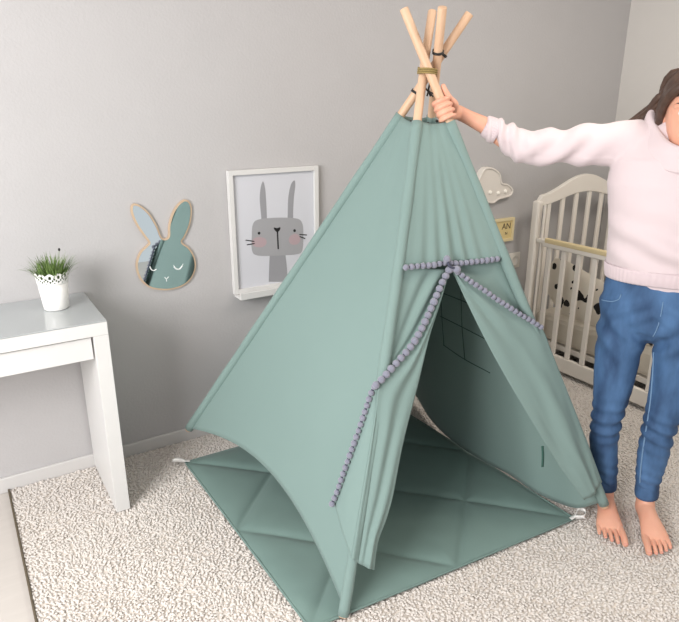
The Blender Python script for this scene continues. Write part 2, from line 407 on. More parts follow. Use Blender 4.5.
def pz(x, y): return wz(210+x/zz, 150+y/zz, YW-0.014)
def blob(name, pts, m, lay=0, sub=5):
    P = catclosed([pz(x, y) for x, y in pts], sub) if sub > 1 else A([pz(x, y) for x, y in pts])
    return plate(name, P, yP-0.0004*(lay+1), yP-0.0004*lay+.0001, M[m], pr)
blob('printed_neck', [(232,400),(292,398),(297,440),(303,512),(228,512),(230,450)], 'pgrey2', 0, 1)
blob('printed_ear', [(206,122),(214,150),(218,200),(221,262),(222,285),(203,285),(198,250),(193,190),(197,145)], 'pgrey2', 0)
blob('printed_ear', [(328,118),(331,140),(326,180),(323,230),(321,280),(303,285),(302,240),(304,185),(314,135)], 'pgrey2', 0)
blob('printed_head', [(188,270),(260,263),(335,266),(358,285),(362,330),(358,390),(335,405),(260,410),(185,410),(163,390),(162,335),(166,290)], 'pgrey', 1)
blob('printed_cheek', [(196,338),(215,345),(219,362),(205,376),(180,377),(164,366),(165,350),(178,340)], 'ppink', 2)
blob('printed_cheek', [(330,325),(348,335),(350,352),(338,366),(316,366),(306,352),(310,336)], 'ppink', 2)
blob('printed_nose', [(248,301),(260,303),(272,300),(271,310),(261,319),(250,310)], 'pblack', 3)
blob('printed_mouth', [(259,316),(264,316),(267,385),(262,385)], 'pblack', 3, 1)
for q in ((190, 323), (328, 313)): blob('printed_eye', [(q[0]+5*math.cos(k*PI/4), q[1]+5.5*math.sin(k*PI/4)) for k in range(8)], 'pblack', 3)
for q in ([(138,348),(172,353),(172,357),(138,352)], [(143,366),(173,361),(173,365),(143,370)], [(347,326),(376,328),(376,332),(347,330)], [(348,334),(370,342),(369,346),(347,338)]):
    blob('printed_whisker', q, 'pblack', 3, 1)

# ================================================================== cloud, sign, socket
def cz(x, y): return wz(470+x/5.66, 160+y/5.66, YW-.02)
co = catclosed([cz(*p) for p in [(60,62),(85,40),(125,45),(160,75),(172,125),(205,135),(233,165),(222,200),(185,215),(150,225),(122,245),(80,240),(20,225),(-5,180),(0,135),(35,110)]], 6)
cl = plate('cloud_shelf', co, YW-.032, YW-.001, M['cloud'], bw=.003); tag(cl, 'white cloud-shaped decoration on the wall beside the teepee', 'wall decoration')
tube('raised_rim', [(p[0], YW-.034, p[1]) for p in inset(co, .006)], .0055, M['cloud'], cl, 8, True)
for q in ((105,182),(150,185),(190,175)):
    x, z = cz(*q); bm = bmesh.new(); bmesh.ops.create_uvsphere(bm, u_segments=16, v_segments=10, radius=.012, matrix=Matrix.Translation((x, YW-.034, z))); bm_obj('bulb', bm, M['bulb'], cl, True)
sx1, sz1 = wz(514, 217, YW-.01); sx0 = sx1-.17; sz0 = wz(506, 241, YW-.01)[1]
sign = thing('wall_sign', 'small cream framed sign with dark letters on the wall under the cloud', 'sign', ((sx0+sx1)/2, YW, sz0))
bm = bmesh.new(); w_ = .016
box(bm, (sx0, YW-.02, sz0), (sx0+w_, YW-.001, sz1)); box(bm, (sx1-w_, YW-.02, sz0), (sx1, YW-.001, sz1)); box(bm, (sx0+w_, YW-.02, sz0), (sx1-w_, YW-.001, sz0+w_)); box(bm, (sx0+w_, YW-.02, sz1-w_), (sx1-w_, YW-.001, sz1))
bevel(bm_obj('frame', bm, M['signw'], sign), .001)
pn = box_obj('panel', (sx0+w_, YW-.012, sz0+w_), (sx1-w_, YW-.002, sz1-w_), M['signp'], sign, 0)
def text(s, size, x, z, y, m, par, name):
    c = bpy.data.curves.new(name, 'FONT'); c.body = s; c.size = size; c.extrude = .0006; c.align_x = 'RIGHT'
    o = bpy.data.objects.new(name, c); COL.objects.link(o); o.rotation_euler = (PI/2, 0, 0); o.location = (x, y, z)
    dg = bpy.context.evaluated_depsgraph_get(); dg.update(); me = bpy.data.meshes.new_from_object(o.evaluated_get(dg)); me.transform(o.matrix_world.copy() if False else Matrix.Translation((x, y, z)) @ Matrix.Rotation(PI/2, 4, 'X'))
    bpy.data.objects.remove(o); me.materials.clear(); me.materials.append(m); return put(bpy.data.objects.new(name, me), par)
text('AN', .050, sx1-w_-.006, sz1-w_-.048, YW-.0125, M['signl'], pn, 'lettering')
text('N', .024, sx1-w_-.030, sz1-w_-.082, YW-.0125, M['signl'], pn, 'lettering')
ax0, az1 = wz(505, 251); ax1, az0 = wz(518, 266)
soc = thing('wall_socket', 'white wall socket low on the wall beside the crib', 'socket', (2.83, YW, .56))
box_obj('cover_plate', (2.775, YW-.010, .52), (2.865, YW-.001, .615), M['plastic'], soc, .003)
V, F = lathe([(.001, 0), (.026, 0), (.029, .004), (.030, .006), (.026, .006), (.024, .003), (.001, .003)], 24)
mesh_obj('socket_face', [(2.82+a, YW-.0105-c, .567+b) for a, b, c in V], F, M['plastic'], soc)

# ================================================================== CRIB
KX0, KX1, KY1, KY0 = 2.80, 3.56, 2.385, 1.17
crib = thing('baby_crib', 'white wooden baby crib with arched slatted end and yellowed rail, behind the woman', 'crib', ((KX0+KX1)/2, (KY0+KY1)/2, 0))
def post(x, y):
    bm = bmesh.new(); box(bm, (x-.0225, y-.0225, -.006), (x+.0225, y+.0225, .945)); o = bevel(bm_obj('post', bm, M['crib'], crib), .012, 3)
for x, y in ((KX0, KY1), (KX1, KY1), (KX0, KY0), (KX1, KY0)): post(x, y)
def end(y):
    n = 40; xs = np.linspace(KX0+.0, KX1, n); cxx = (KX0+KX1)/2; hw = (KX1-KX0)/2
    def top(x): u = (x-cxx)/hw; return .975+.095*(0.5+0.5*math.cos(PI*min(1, abs(u)*1.02)))**1.0
    def bot(x): u = (x-cxx)/hw; return .915+.055*(0.5+0.5*math.cos(PI*min(1, abs(u))))
    bm = bmesh.new(); rows = []
    for x in xs:
        e = min((x-xs[0])/.03, (xs[-1]-x)/.03, 1); tz = top(x)-.03*(1-math.sqrt(max(0, 1-(1-e)**2)))
        rows.append([bm.verts.new((x, y+s*.014, z)) for s, z in ((-1, bot(x)), (-1, tz), (1, tz), (1, bot(x)))])
    for a, b in zip(rows, rows[1:]):
        for k in range(4): bm.faces.new((a[k], a[(k+1) % 4], b[(k+1) % 4], b[k]))
    bm.faces.new(rows[0][::-1]); bm.faces.new(rows[-1]); bevel(bm_obj('arched_top_rail', bm, M['crib'], crib), .004)
    box_obj('end_bottom_rail', (KX0+.023, y-.012, .06), (KX1-.023, y+.012, .14), M['crib'], crib, .003)
    for k in range(6):
        x = KX0+.062+k*.1165+.028
        bm = bmesh.new(); box(bm, (x-.015, y-.008, .14), (x+.015, y+.008, bot(x)+.004)); bevel(bm_obj('slat', bm, M['crib'], crib), .004)
end(KY1); end(KY0)
for x in (KX0-.004, KX1+.004):
    box_obj('side_rail', (x-.013, KY0+.023, .700), (x+.013, KY1-.07, .738), M['crib'], crib, .005)
    box_obj('rail_cover', (x-.0145, KY0+.03, .722), (x+.0145, KY1-.085, .750), M['teeth'], crib, .006)
    box_obj('side_bottom_rail', (x-.013, KY0+.023, .018), (x+.013, KY1-.07, .100), M['crib'], crib, .004)
    y = KY1-.118
    while y > KY0+.06:
        bm = bmesh.new(); box(bm, (x-.008, y-.0145, .100), (x+.008, y+.0145, .700)); bevel(bm_obj('bar', bm, M['crib'], crib), .004)
        y -= .0985
box_obj('rail_knob', (KX0-.014, KY1-.075, .715), (KX0+.014, KY1-.0225, .740), M['crib'], crib, .006)
box_obj('rail_guide', (KX0-.010, KY1-.060, .05), (KX0+.004, KY1-.048, .93), M['crib'], crib, .004)
mt_ = box_obj('mattress', (KX0+.028, KY0+.04, .15), (KX1-.03, KY1-.03, .305), M['sheet'], None, .03); tag(mt_, 'thin grey-white mattress lying inside the crib', 'mattress')
bs = box_obj('bed_base', (KX0+.028, KY0+.03, .118), (KX1-.03, KY1-.02, .148), M['crib'], crib, .002)
def bumper():
    nu, nv = 60, 22; V = []; F = []
    for sgn in (-1, 1):
        for i in range(nu):
            u = i/(nu-1); y = KY1-.055-u*.82
            zt = .60+.035*math.sin(u*9.0+0.4)-.05*max(0, .06-u)/.06; zb = .315+.12*max(0, .14-u)/.14
            for j in range(nv):
                v = j/(nv-1); e = (1-abs(2*v-1)**3)*(1-abs(2*u-1)**14)
                V.append((KX0+.064+sgn*.020*e+.012*math.sin(u*14+v*2), y, zb+(zt-zb)*v))
    for s in range(2):
        o = s*nu*nv
        for i in range(nu-1):
            for j in range(nv-1):
                q = (o+i*nv+j, o+i*nv+j+1, o+(i+1)*nv+j+1, o+(i+1)*nv+j); F.append(q if s else q[::-1])
    o = mesh_obj('crib_bumper', V, F, M['spots']); return o
tag(bumper(), 'padded white bumper with black blotches standing inside the crib bars', 'crib bumper')

# ================================================================== TEEPEE
PB = dict(F=onZ(343, 617, .006), R=onZ(605, 507, 0.070), L=onY(188, 430, 2.35), B=A([1.885, 2.365, .056]))
PQ = dict(R=((429.4, 72), 2.000, (403.8, 8.6)), F=((423.4, 72), 2.030, (430.8, 11)), L=((430, 72), 2.074, (470, 13.5)), B=((436, 72), 2.066, (441.5, 7)))
PT = {}
for k, (q, t, top) in PQ.items():
    Q = dep(*q, t); b = PB[k]; d = Q-b; s = np.linalg.lstsq(np.stack([d, -ray(*top)], 1), CAM-b, rcond=None)[0]; PT[k] = (Q, b+s[0]*d)
def pole_axis(k, n=40):
    Q, T = PT[k]; P = polyline([PB[k], Q, T], n, False)
    if k == 'F':   # the front pole bows a little towards the left under the cloth's pull
        P = polyline([PB[k], PB[k]*.62+Q*.38+A([.011, -.005, 0]), PB[k]*.3+Q*.7+A([.010, -.005, 0]), Q, T], n)
    return P
AX = {k: pole_axis(k) for k in 'FRLB'}
tent = thing('play_teepee', 'mint green play teepee on four wooden poles with grey pompom trim', 'play tent', (1.35, 1.78, 0))
for k in 'FRLB':
    o = tube('pole', AX[k], .0143, M['wood'], tent, 20); bevel(o, .002)
def at_frac(k, s):  # fraction of the axis
    P = AX[k]; d = np.concatenate([[0], np.cumsum(np.linalg.norm(np.diff(P, axis=0), axis=1))]); d /= d[-1]
    return A([np.interp(s, d, P[:, i]) for i in range(3)])
def proj(p): v = A(p)-CAM; z = v@FV; return cx+f*(v@RV)/z, cy-f*(v@UV)/z
def frac_y(k, y):   # fraction where the pole passes image row y
    return min(np.linspace(0, 1, 800), key=lambda s: abs(proj(at_frac(k, s))[1]-y))
TOP = dict(F=frac_y('F', 122), R=frac_y('R', 122), L=frac_y('L', 115), B=frac_y('B', 116))
BOT = dict(F=.002, R=.006, L=.004, B=.01)
for k in 'FRLB':
    P = A([at_frac(k, s) for s in np.linspace(BOT[k], TOP[k], 60)])
    rr = .0180+.0006*np.sin(np.linspace(0, 40, 60))
    if k == 'F':  rr[:7] -= .0012
    tube('pole_sleeve', P, rr, M['fabric'], tent, 20)
cen = A([1.36, 1.77, .5])
def outward(k1, k2):
    n = nrm(np.cross(PB[k1]-PT['R'][0], PB[k2]-PT['R'][0])); m = (PB[k1]+PB[k2])/2
    return n if n@(m-cen) > 0 else -n
def panel(name, k1, k2, s1, s2, arch, top_dip, bulge, nu=70, nv=50, seed=0, hem=None):
    n = outward(k1, k2); V = []
    for i in range(nu):
        for j in range(nv):
            u = i/(nu-1); c = j/(nv-1); q = 4*c*(1-c)
            lo1, lo2 = s1+arch*q, s2+arch*q; h1, h2 = TOP[k1]-top_dip*q, TOP[k2]-top_dip*q
            p = at_frac(k1, h1+(lo1-h1)*u)*(1-c)+at_frac(k2, h2+(lo2-h2)*u)*c
            if hem is not None: p = p+(hem[j]-at_frac(k1, lo1)*(1-c)-at_frac(k2, lo2)*c)*u**2.6
            w = bulge*q*math.sin(PI*min(1, u*1.1))+.003*q*math.sin(5*c+5*u+seed)+.008*q*noise.noise(Vector((c*2.2+seed, u*2.5, seed)))+.0006*q*noise.noise(Vector((c*16+seed, u*3, 1)))
            V.append(p+n*w)
    F = [(i*nv+j, i*nv+j+1, (i+1)*nv+j+1, (i+1)*nv+j) for i in range(nu-1) for j in range(nv-1)]
    o = mesh_obj(name, V, F, M['fabric'], tent); solid(o, .0022); return o
AXC = {k: A([at_frac(k, s) for s in np.linspace(0, 1, 400)]) for k in 'FRLB'}
def at_frac(k, s): 
    x = np.clip(s, 0, 1)*399; i = int(min(x, 398)); t = x-i; return AXC[k][i]*(1-t)+AXC[k][i+1]*t
panel('side_panel', 'L', 'F', .006, .012, .075, .004, -.004, seed=1)
panel('back_panel', 'B', 'L', .02, .01, .06, .004, .004, seed=2)
hemRB = polyline([at_frac('R', .012), A([1.80, 1.20, .035]), A([1.790, 1.270, .014]), onZ(535, 492, .012), onZ(509, 474, .014), onZ(482, 460, .014), onZ(455, 442, .014), onZ(432, 420, .016), A([1.865, 2.23, .035]), at_frac('B', .03)], 50)
rb = panel('side_panel', 'R', 'B', .012, .03, .0, .004, .010, seed=3, hem=hemRB)
# hem tape and front
NF = outward('F', 'R'); PF0 = PT['R'][0]*.5+PT['F'][0]*.5
# plane through F base, R base and the tie
P0 = PB['F']
NFp = nrm(np.cross(PB['R']-PB['F'], PF0-PB['F'])); NFp = NFp if NFp@(CAM-P0) > 0 else -NFp
def fr(x, y, off=0.0): return onP(x, y, P0, NFp, off)
# upper front panel, gathered over the door knot
rowpx = [(402, 267.5), (415, 267), (430, 265.5), (447, 263), (465, 262), (485, 260), (503, 258)]
row = [fr(*p, .004) for p in rowpx]
topF, topR = at_frac('F', TOP['F']), at_frac('R', TOP['R'])
topc = polyline([topF+NFp*.006, (topF+topR)/2+A([0, 0, -.006]), topR+NFp*.006], 30)
rowc = polyline(row, 60); topc = polyline(topc, 60)
V = []; nu, nv = 40, 60
sF, sR = frac_y('F', 267), frac_y('R', 258)
for i in range(nu):
    for j in range(nv):
        u = i/(nu-1); c = j/(nv-1)
        p = topc[j]*(1-u)+rowc[j]*u
        eF = at_frac('F', TOP['F']*(1-u)+sF*u)+NFp*.008; eR = at_frac('R', TOP['R']*(1-u)+sR*u)+NFp*.008
        l0 = topc[0]*(1-u)+rowc[0]*u; l1 = topc[-1]*(1-u)+rowc[-1]*u
        p = p+(eF-l0)*(1-c)**1.5+(eR-l1)*c**1.5
        q = 4*c*(1-c); g = math.exp(-((c-.5)/.28)**2)*u**2
        w = q*.006*math.sin(PI*u)+g*.008*math.sin(c*46)+.003*q*noise.noise(Vector((c*6, u*3, 5)))
        V.append(p+NFp*w)
F = [(i*nv+j, i*nv+j+1, (i+1)*nv+j+1, (i+1)*nv+j) for i in range(nu-1) for j in range(nv-1)]
o = mesh_obj('front_panel', V, F, M['fabric'], tent); solid(o, .0022)
# left door flap: gathered upper triangle, folded-back layer, wrap round the pole
diagL = [(449, 270), (442, 283), (436, 297), (429, 313), (421, 330), (412, 345), (402, 357), (392, 368), (383, 378), (376, 385)]
fl = sheet('door_flap', [at_frac('F', frac_y('F', y))+NFp*.006 for y in (267, 290, 315, 345, 365, 386)], [fr(*p, .002) for p in diagL], 50, 40, M['fabric'], tent,
      lambda s, t: .010*math.sin(t*17+s*5)*t*(1-s)*min(1, 6*s+.3)-.010*math.sin(PI*t)*math.sin(PI*s), nref=NFp)
NL = outward('L', 'F')
def lf(x, y, off=0.0): return onP(x, y, PB['F'], NL, off)
chainL2 = [(374, 387), (370, 396), (366, 408), (362, 420), (358, 432), (353, 446), (348, 460), (343, 474), (338, 489), (332, 504)]
crease = [(449, 270), (444, 290), (438, 310), (429, 338), (417, 388), (403, 443), (393, 495), (386, 520), (378, 542), (374, 570)]
polepx = [(449, 270), (436, 298), (421, 331), (402, 358), (379, 386), (376, 430), (370, 480), (365, 515), (361, 545), (358, 563)]
sheet('folded_flap', [fr(*p, .019-.008*min(1, max(0, p[1]-386)/60)) for p in polepx], [fr(*p, .014) for p in crease], 60, 30, M['fabric'], fl,
      lambda s, t: .006*math.sin(t*11+s*8)*math.sin(PI*t)+.012*math.sin(PI*t)*s, nref=NFp)
sheet('flap_underside', [fr(*p, -.004) for p in polepx], [fr(*p, .012) for p in crease], 50, 20, M['fabric'], fl,
      lambda s, t: -.01*math.sin(PI*t)*s, nref=NFp)
# the flap's loose edge carried round the pole on to the left side
def Fpole_pt(y): return at_frac('F', frac_y('F', y))
wrapL = [lf(x+3, y, .014) for x, y in chainL2]
wrapM = [Fpole_pt(y)+nrm(NL*.75+NFp*.65)*.0205 for y in np.linspace(388, 556, 10)]
wrapR = [fr(x, y, .011) for x, y in [(379, 387), (378, 408), (376, 430), (373, 455), (370, 480), (367, 500), (365, 515), (363, 532), (361, 548), (358, 563)]]
sheet('flap_wrap', wrapL, wrapM, 50, 16, M['fabric'], fl, lambda s, t: .004*math.sin(PI*t), nref=NL)
sheet('flap_wrap', wrapM, wrapR, 50, 8, M['fabric'], fl, lambda s, t: .009*math.sin(PI*t)*(1-t), nref=nrm(NL+NFp))
# right door flap
diagR = [(453, 269), (463, 276), (473, 283), (484, 290), (495, 298), (506, 305), (518, 313), (530, 320), (541, 327)]
fr2 = sheet('door_flap', [fr(*p, .003) for p in diagR], [fr(*p, -.003) for p in [(458, 264), (475, 262), (492, 260), (503, 258), (512, 280), (522, 303), (530, 318), (536, 324), (543, 327)]], 50, 24, M['fabric'], tent,
      lambda s, t: .004*math.sin(t*9+s*3)*math.sin(PI*t)-.006*math.sin(PI*t), nref=NFp)
creaseR = [(453, 272), (463, 294), (473, 315), (486, 341), (500, 367), (515, 393), (531, 420), (554, 458), (570, 481), (584, 500)]
outR = [(453, 269), (475, 284.5), (497, 299), (519, 313), (541, 327), (552, 354), (564, 385), (577, 418), (590, 452), (600, 484)]
sheet('folded_flap', [fr(*p, .016) for p in creaseR], [fr(*p, .020) for p in outR], 70, 44, M['fabric'], fr2,
      lambda s, t: .014*math.sin(PI*t)*s+.007*math.sin(t*8+s*5)*math.sin(PI*t)*s+.010*noise.noise(Vector((s*5, t*4, 2)))*math.sin(PI*t), nref=NFp)
sheet('flap_underside', [fr(*p, .013) for p in creaseR], [fr(*p, -.004) for p in outR], 50, 20, M['fabric'], fr2,
      lambda s, t: -.012*math.sin(PI*t)*s, nref=NFp)
# outer side of the right flap wrapped over the pole
def Rpole_pt(y): return at_frac('R', frac_y('R', y))
NRB = outward('R', 'B'); ys = np.linspace(326, 484, 10)
w1 = [fr(*p, .020) for p in polyline(outR[4:], 10, False)]
w2 = [Rpole_pt(y)+nrm(NFp*.2+NRB)*.024 for y in ys]; w3 = [Rpole_pt(y)+nrm(NRB-NFp*.6)*.022-NFp*.05 for y in ys]
sheet('flap_wrap', w1, w2, 40, 8, M['fabric'], fr2, lambda s, t: .004*math.sin(PI*t), nref=nrm(NFp+NRB))
sheet('flap_wrap', w2, w3, 40, 8, M['fabric'], fr2, lambda s, t: .003*math.sin(PI*t), nref=NRB)
# tie straps
def strip(name, pts, nor, w, m, par, t=.0015):
    P = polyline(pts, 16); T = np.gradient(P, axis=0); T /= np.linalg.norm(T, axis=1)[:, None]; S = np.cross(T, nor)
    V = []
    for p, s in zip(P, S): V += [p-s*w/2, p+s*w/2]
    F = [(2*i, 2*i+1, 2*i+3, 2*i+2) for i in range(15)]
    o = mesh_obj(name, V, F, m, par); solid(o, t); return o
strip('tie_strap', [fr(542.5, 446, .030), fr(543, 456, .034), fr(542.5, 467, .030)], NFp, .010, M['mint_strap'], tent)
# stitched window on the right-hand panel, seen from inside
nRB = outward('R', 'B'); 
def rbp(x, y, off): return onP(x, y, PB['R'], nrm(np.cross(PB['R']-PT['R'][0], PB['B']-PT['R'][0]))*1.0, off)
sg = 1.0 if (nrm(np.cross(PB['R']-PT['R'][0], PB['B']-PT['R'][0]))@nRB) < 0 else -1.0
bpy.context.view_layer.update()
from mathutils.bvhtree import BVHTree
rb_tree = BVHTree.FromPolygons([v.co for v in rb.data.vertices], [tuple(p.vertices) for p in rb.data.polygons])
def rbhit(x, y):   # on the inside face of that panel
    d = nrm(ray(x, y)); loc = rb_tree.ray_cast(Vector(CAM), Vector(d))[0]; return A(loc)-d*.0035
win = []
for seq in ([(440, 316), (462, 327), (487, 340)], [(443.5, 345), (464, 359), (490, 373)], [(440.5, 292), (442, 318), (444, 346)], [(461, 292), (462, 325), (464.8, 360)], [(440, 292), (470, 304), (485, 312)]):
    win.append(tube_data(A([rbhit(x, y) for x, y in polyline(A(seq, float), 24)]), .0017, 6))
V, F = merge(win); mesh_obj('window_stitching', V, F, M['thread'], tent)
# ropes
def ring(name, c, ax, r, tr, turns, m, sq=1.0):
    ax = nrm(ax); u = nrm(np.cross(ax, FV)); v = np.cross(ax, u); P = []
    n = 40*turns
    for i in range(n):
        a = 2*PI*i/40; P.append(A(c)+ax*((i/n-.5)*tr*2*turns)+r*(math.cos(a)*u+sq*math.sin(a)*v))
    return tube(name, P, tr, m, tent, 8)
cR, cF = PT['R'][0], PT['F'][0]
ring('jute_rope', (cR+cF)/2+A([.004, 0, .002]), A([.12, 0, 1]), .030, .0030, 3, M['jute'], 1.2)
allc = (cR+cF+PT['L'][0]+PT['B'][0])/4
Lc = at_frac('L', frac_y('L', 93)); ring('tie_cord', Lc, AX['L'][-1]-AX['L'][0], .0168, .002, 2, M['black'])
ring('tie_cord', at_frac('L', frac_y('L', 54)), AX['L'][-1]-AX['L'][0], .0168, .0022, 2, M['black'])
ring('tie_cord', at_frac('B', frac_y('B', 52)), AX['B'][-1]-AX['B'][0], .0168, .0022, 2, M['black'])
c0 = (cF+PT['B'][0])/2
tube('tie_cord', polyline([c0+A([0, 0, .02]), c0+A([.006, .0, -.02]), c0+A([-.002, 0, -.055]), c0+A([.008, 0, -.075])], 20), .0032, M['black'], tent, 8)
tube('tie_cord', polyline([dep(425, 88, 2.06), dep(431, 93, 2.05), dep(437, 92, 2.06)], 12), .003, M['black'], tent, 8)
tube('tie_cord', polyline([dep(427, 96, 2.05), dep(429, 91, 2.05), dep(433, 97, 2.05)], 12), .0026, M['black'], tent, 8)
for (x, y, t) in ((411, 121.5, 2.10), (428, 123.5, 2.06), (437, 121, 2.06)):
    bm = bmesh.new(); bmesh.ops.create_uvsphere(bm, u_segments=12, v_segments=8, radius=.005, matrix=Matrix.Translation(Vector(dep(x, y, t)))); bm_obj('snap', bm, M['black'], tent, True)
# pompoms
bm = bmesh.new(); bmesh.ops.create_icosphere(bm, subdivisions=3, radius=1.0)
for v in bm.verts: v.co *= 1+.07*noise.noise(v.co*3.1)+.04*noise.noise(v.co*9)
pom_me = bpy.data.meshes.new('pompom'); bm.to_mesh(pom_me); bm.free(); pom_me.materials.append(M['pom']); pom_me.polygons.foreach_set('use_smooth', [True]*len(pom_me.polygons))
def poms(pts, r, sp, name='pompom_trim'):
    P = polyline(pts, 60); c = tube(name, P, .0045, M['cord'], tent, 8)
    n = max(2, int(round(plen(P)/sp))); Q = polyline(P, n)
    for i, q in enumerate(Q):
        o = bpy.data.objects.new('pompom', pom_me); put(o, c); o.location = Vector(q); s = r*random.uniform(.93, 1.06)
        o.scale = (s, s, s*.95); o.rotation_euler = (random.random()*6, random.random()*6, random.random()*6)
poms([fr(*p, .018) for p in [(406, 267.5), (420, 266), (434, 265), (444, 263), (458, 263.5), (472, 262), (486, 260.5), (497, 259)]], .0102, .0192)
poms([fr(*p, .026) for p in diagL], .0122, .0225)
poms([lf(x, y, .024) for x, y in chainL2], .0098, .0200)
poms([fr(*p, .030) for p in diagR], .0098, .0190)
poms([fr(447, 259, .03), fr(449.5, 266, .036), fr(457, 269.5, .036)], .0125, .024)

# ================================================================== PLAY MAT
ML, MF_, MR, MB_ = A([.675, 2.325, 0]), A([.690, 1.266, 0]), A([1.770, 1.192, 0]), A([1.752, 2.300, 0])
def matmesh():
    n = 170; V = []; F = []
    for top in (0, 1):
        for i in range(n):
            for j in range(n):
                u, v = i/(n-1), j/(n-1)
                p = (MF_*(1-u)+MR*u)*(1-v)+(ML*(1-u)+MB_*u)*v
                e = min(u, v, 1-u, 1-v); d = min(abs(u+v-c)/1.414 for c in (.5, 1., 1.5)); d = min(d, min(abs(u-v-c)/1.414 for c in (-.5, 0, .5)))
                puff = .005+.017*(1-math.exp(-d*62))*(1-math.exp(-e*30))+.0022*noise.noise(Vector((u*14, v*14, 0)))*min(1, d*20)+.0016*math.sin((u-v)*70)*math.exp(-d*35)*math.exp(-((u+v)%.5)*3)
                wob = .004*math.sin(u*13)*math.exp(-v*20)+.004*math.sin(v*11)*math.exp(-u*20)
                q = p+A([0, wob, 0])
                V.append((q[0], q[1], .002+(puff if top else 0)))
    N_ = n*n
    for t in (0, 1):
        for i in range(n-1):
            for j in range(n-1):
                a = (t*N_+i*n+j, t*N_+(i+1)*n+j, t*N_+(i+1)*n+j+1, t*N_+i*n+j+1); F.append(a if t else a[::-1])
    b = [i*n for i in range(n)]+[(n-1)*n+j for j in range(1, n)]+[i*n+n-1 for i in range(n-2, -1, -1)]+[j for j in range(n-2, 0, -1)]
    for k in range(len(b)):
        a, c = b[k], b[(k+1) % len(b)]; F.append((a, c, c+N_, a+N_))
    return V, F
V, F = matmesh(); mat_o = mesh_obj('play_mat', V, F, M['matfab']); tag(mat_o, 'sea green quilted square play mat lying under the teepee', 'mat')
edge = polyline([MF_, MR], 40, False).tolist()+polyline([MR, MB_], 40, False).tolist()[1:]+polyline([MB_, ML], 40, False).tolist()[1:]+polyline([ML, MF_], 40, False).tolist()[1:-1]
tube('piping', [A(p)+A([0, 0, .006]) for p in edge], .0042, M['matfab'], mat_o, 8, True)
def bow(c, d):
    d = nrm(d); s = A([-d[1], d[0], 0]); c = A(c)+A([0, 0, .012])
    a = [c, c+d*.03+s*.012+A([0, 0, .016]), c+d*.052+s*.004+A([0, 0, .010]), c+d*.032-s*.016+A([0, 0, .004]), c]
    P = polyline(a, 20); V = []
    for p in P: V += [p-A([0, 0, .008]), p+A([0, 0, .008])]
    F = [(2*i, 2*i+1, 2*i+3, 2*i+2) for i in range(19)]
    o = mesh_obj('corner_loop', V, F, M['ribbon'], mat_o); solid(o, .0012)
    o2 = strip('corner_ribbon', [c-d*.02, c+d*.01+A([0, 0, .004]), c+d*.035-s*.02], A([0, 0, 1]), .014, M['ribbon'], mat_o)
bow(ML, A([-.8, .3, 0])); bow(MR, A([.8, -.1, 0]))

# ================================================================== WOMAN
S = A([1.97, 1.15, 0]); nS = nrm(S); E_L = A([nS[1], -nS[0], 0]); E_F = -nS
def W(l, fw, z): return S+E_L*l+E_F*fw+A([0, 0, z])
def pp(x, y, off=0.0): return onP(x, y, S, nS, -off)   # pixel on the plane through her, off metres towards the camera
def loft(centers, U, Vv, seg=20, p=2.0, dome=True):
    """rings with half-axes U[i], Vv[i] (vectors); domed ends"""
    C_ = [A(c, float) for c in centers]; U = [A(u, float) for u in U]; Vv = [A(v, float) for v in Vv]
    if dome:
        def ends(i, j):
            ax = nrm(C_[i]-C_[j]); h = min(np.linalg.norm(U[i]), np.linalg.norm(Vv[i])); return [(C_[i]+ax*h*s, U[i]*k, Vv[i]*k) for s, k in ((.45, .89), (.8, .6), (.98, .2))]
        a = ends(0, 1)[::-1]; b = ends(-1, -2)
        C_ = [q[0] for q in a]+C_+[q[0] for q in b]; U = [q[1] for q in a]+U+[q[1] for q in b]; Vv = [q[2] for q in a]+Vv+[q[2] for q in b]
    V = []; F = []; n = len(C_)
    for i in range(n):
        for k in range(seg):
            a = 2*PI*k/seg; ca, sa = math.cos(a), math.sin(a)
            ca = math.copysign(abs(ca)**(2/p), ca); sa = math.copysign(abs(sa)**(2/p), sa); V.append(C_[i]+U[i]*ca+Vv[i]*sa)
    for i in range(n-1):
        for k in range(seg): k2 = (k+1) % seg; F.append((i*seg+k, i*seg+k2, (i+1)*seg+k2, (i+1)*seg+k))
    F.append(tuple(range(seg))[::-1]); F.append(tuple((n-1)*seg+k for k in range(seg)))
    return V, F
def limb(P, R, n=14, seg=16, flat=1.0, flatdir=None):
    """round tapering limb along points P with radii R; flat squashes along flatdir"""
    P = A(P, float); s = np.concatenate([[0], np.cumsum(np.linalg.norm(np.diff(P, axis=0), axis=1))])
    Q = polyline(P, n); u = np.linspace(0, s[-1], n); R = np.interp(u, s, R)
    T = np.gradient(Q, axis=0); T /= np.linalg.norm(T, axis=1)[:, None]; ref = A(flatdir) if flatdir is not None else A([.3, .2, .93])
    U = []; Vv = []
    for t, r in zip(T, R):
        a = ref-t*(ref@t); a = nrm(a); b = np.cross(t, a); U.append(a*r*flat); Vv.append(b*r)
    return loft(Q, U, Vv, seg)
def upright(rows, seg=28, p=2.2, tilt=None):
    """rows of (lat, fwd, z, half width, half depth)"""
    return loft([W(*r[:3]) for r in rows], [E_L*r[3] for r in rows], [E_F*r[4] for r in rows], seg, p)
def ball(c, r3, axes=None):
    u, v, w = axes if axes is not None else (A([1, 0, 0]), A([0, 1, 0]), A([0, 0, 1]))
    Cs = []; Us = []; Vs = []
    for a in np.linspace(-.96, .96, 11): k = math.sqrt(1-a*a); Cs.append(A(c)+w*r3[2]*a); Us.append(u*r3[0]*k); Vs.append(v*r3[1]*k)
    return loft(Cs, Us, Vs, 20, dome=False)

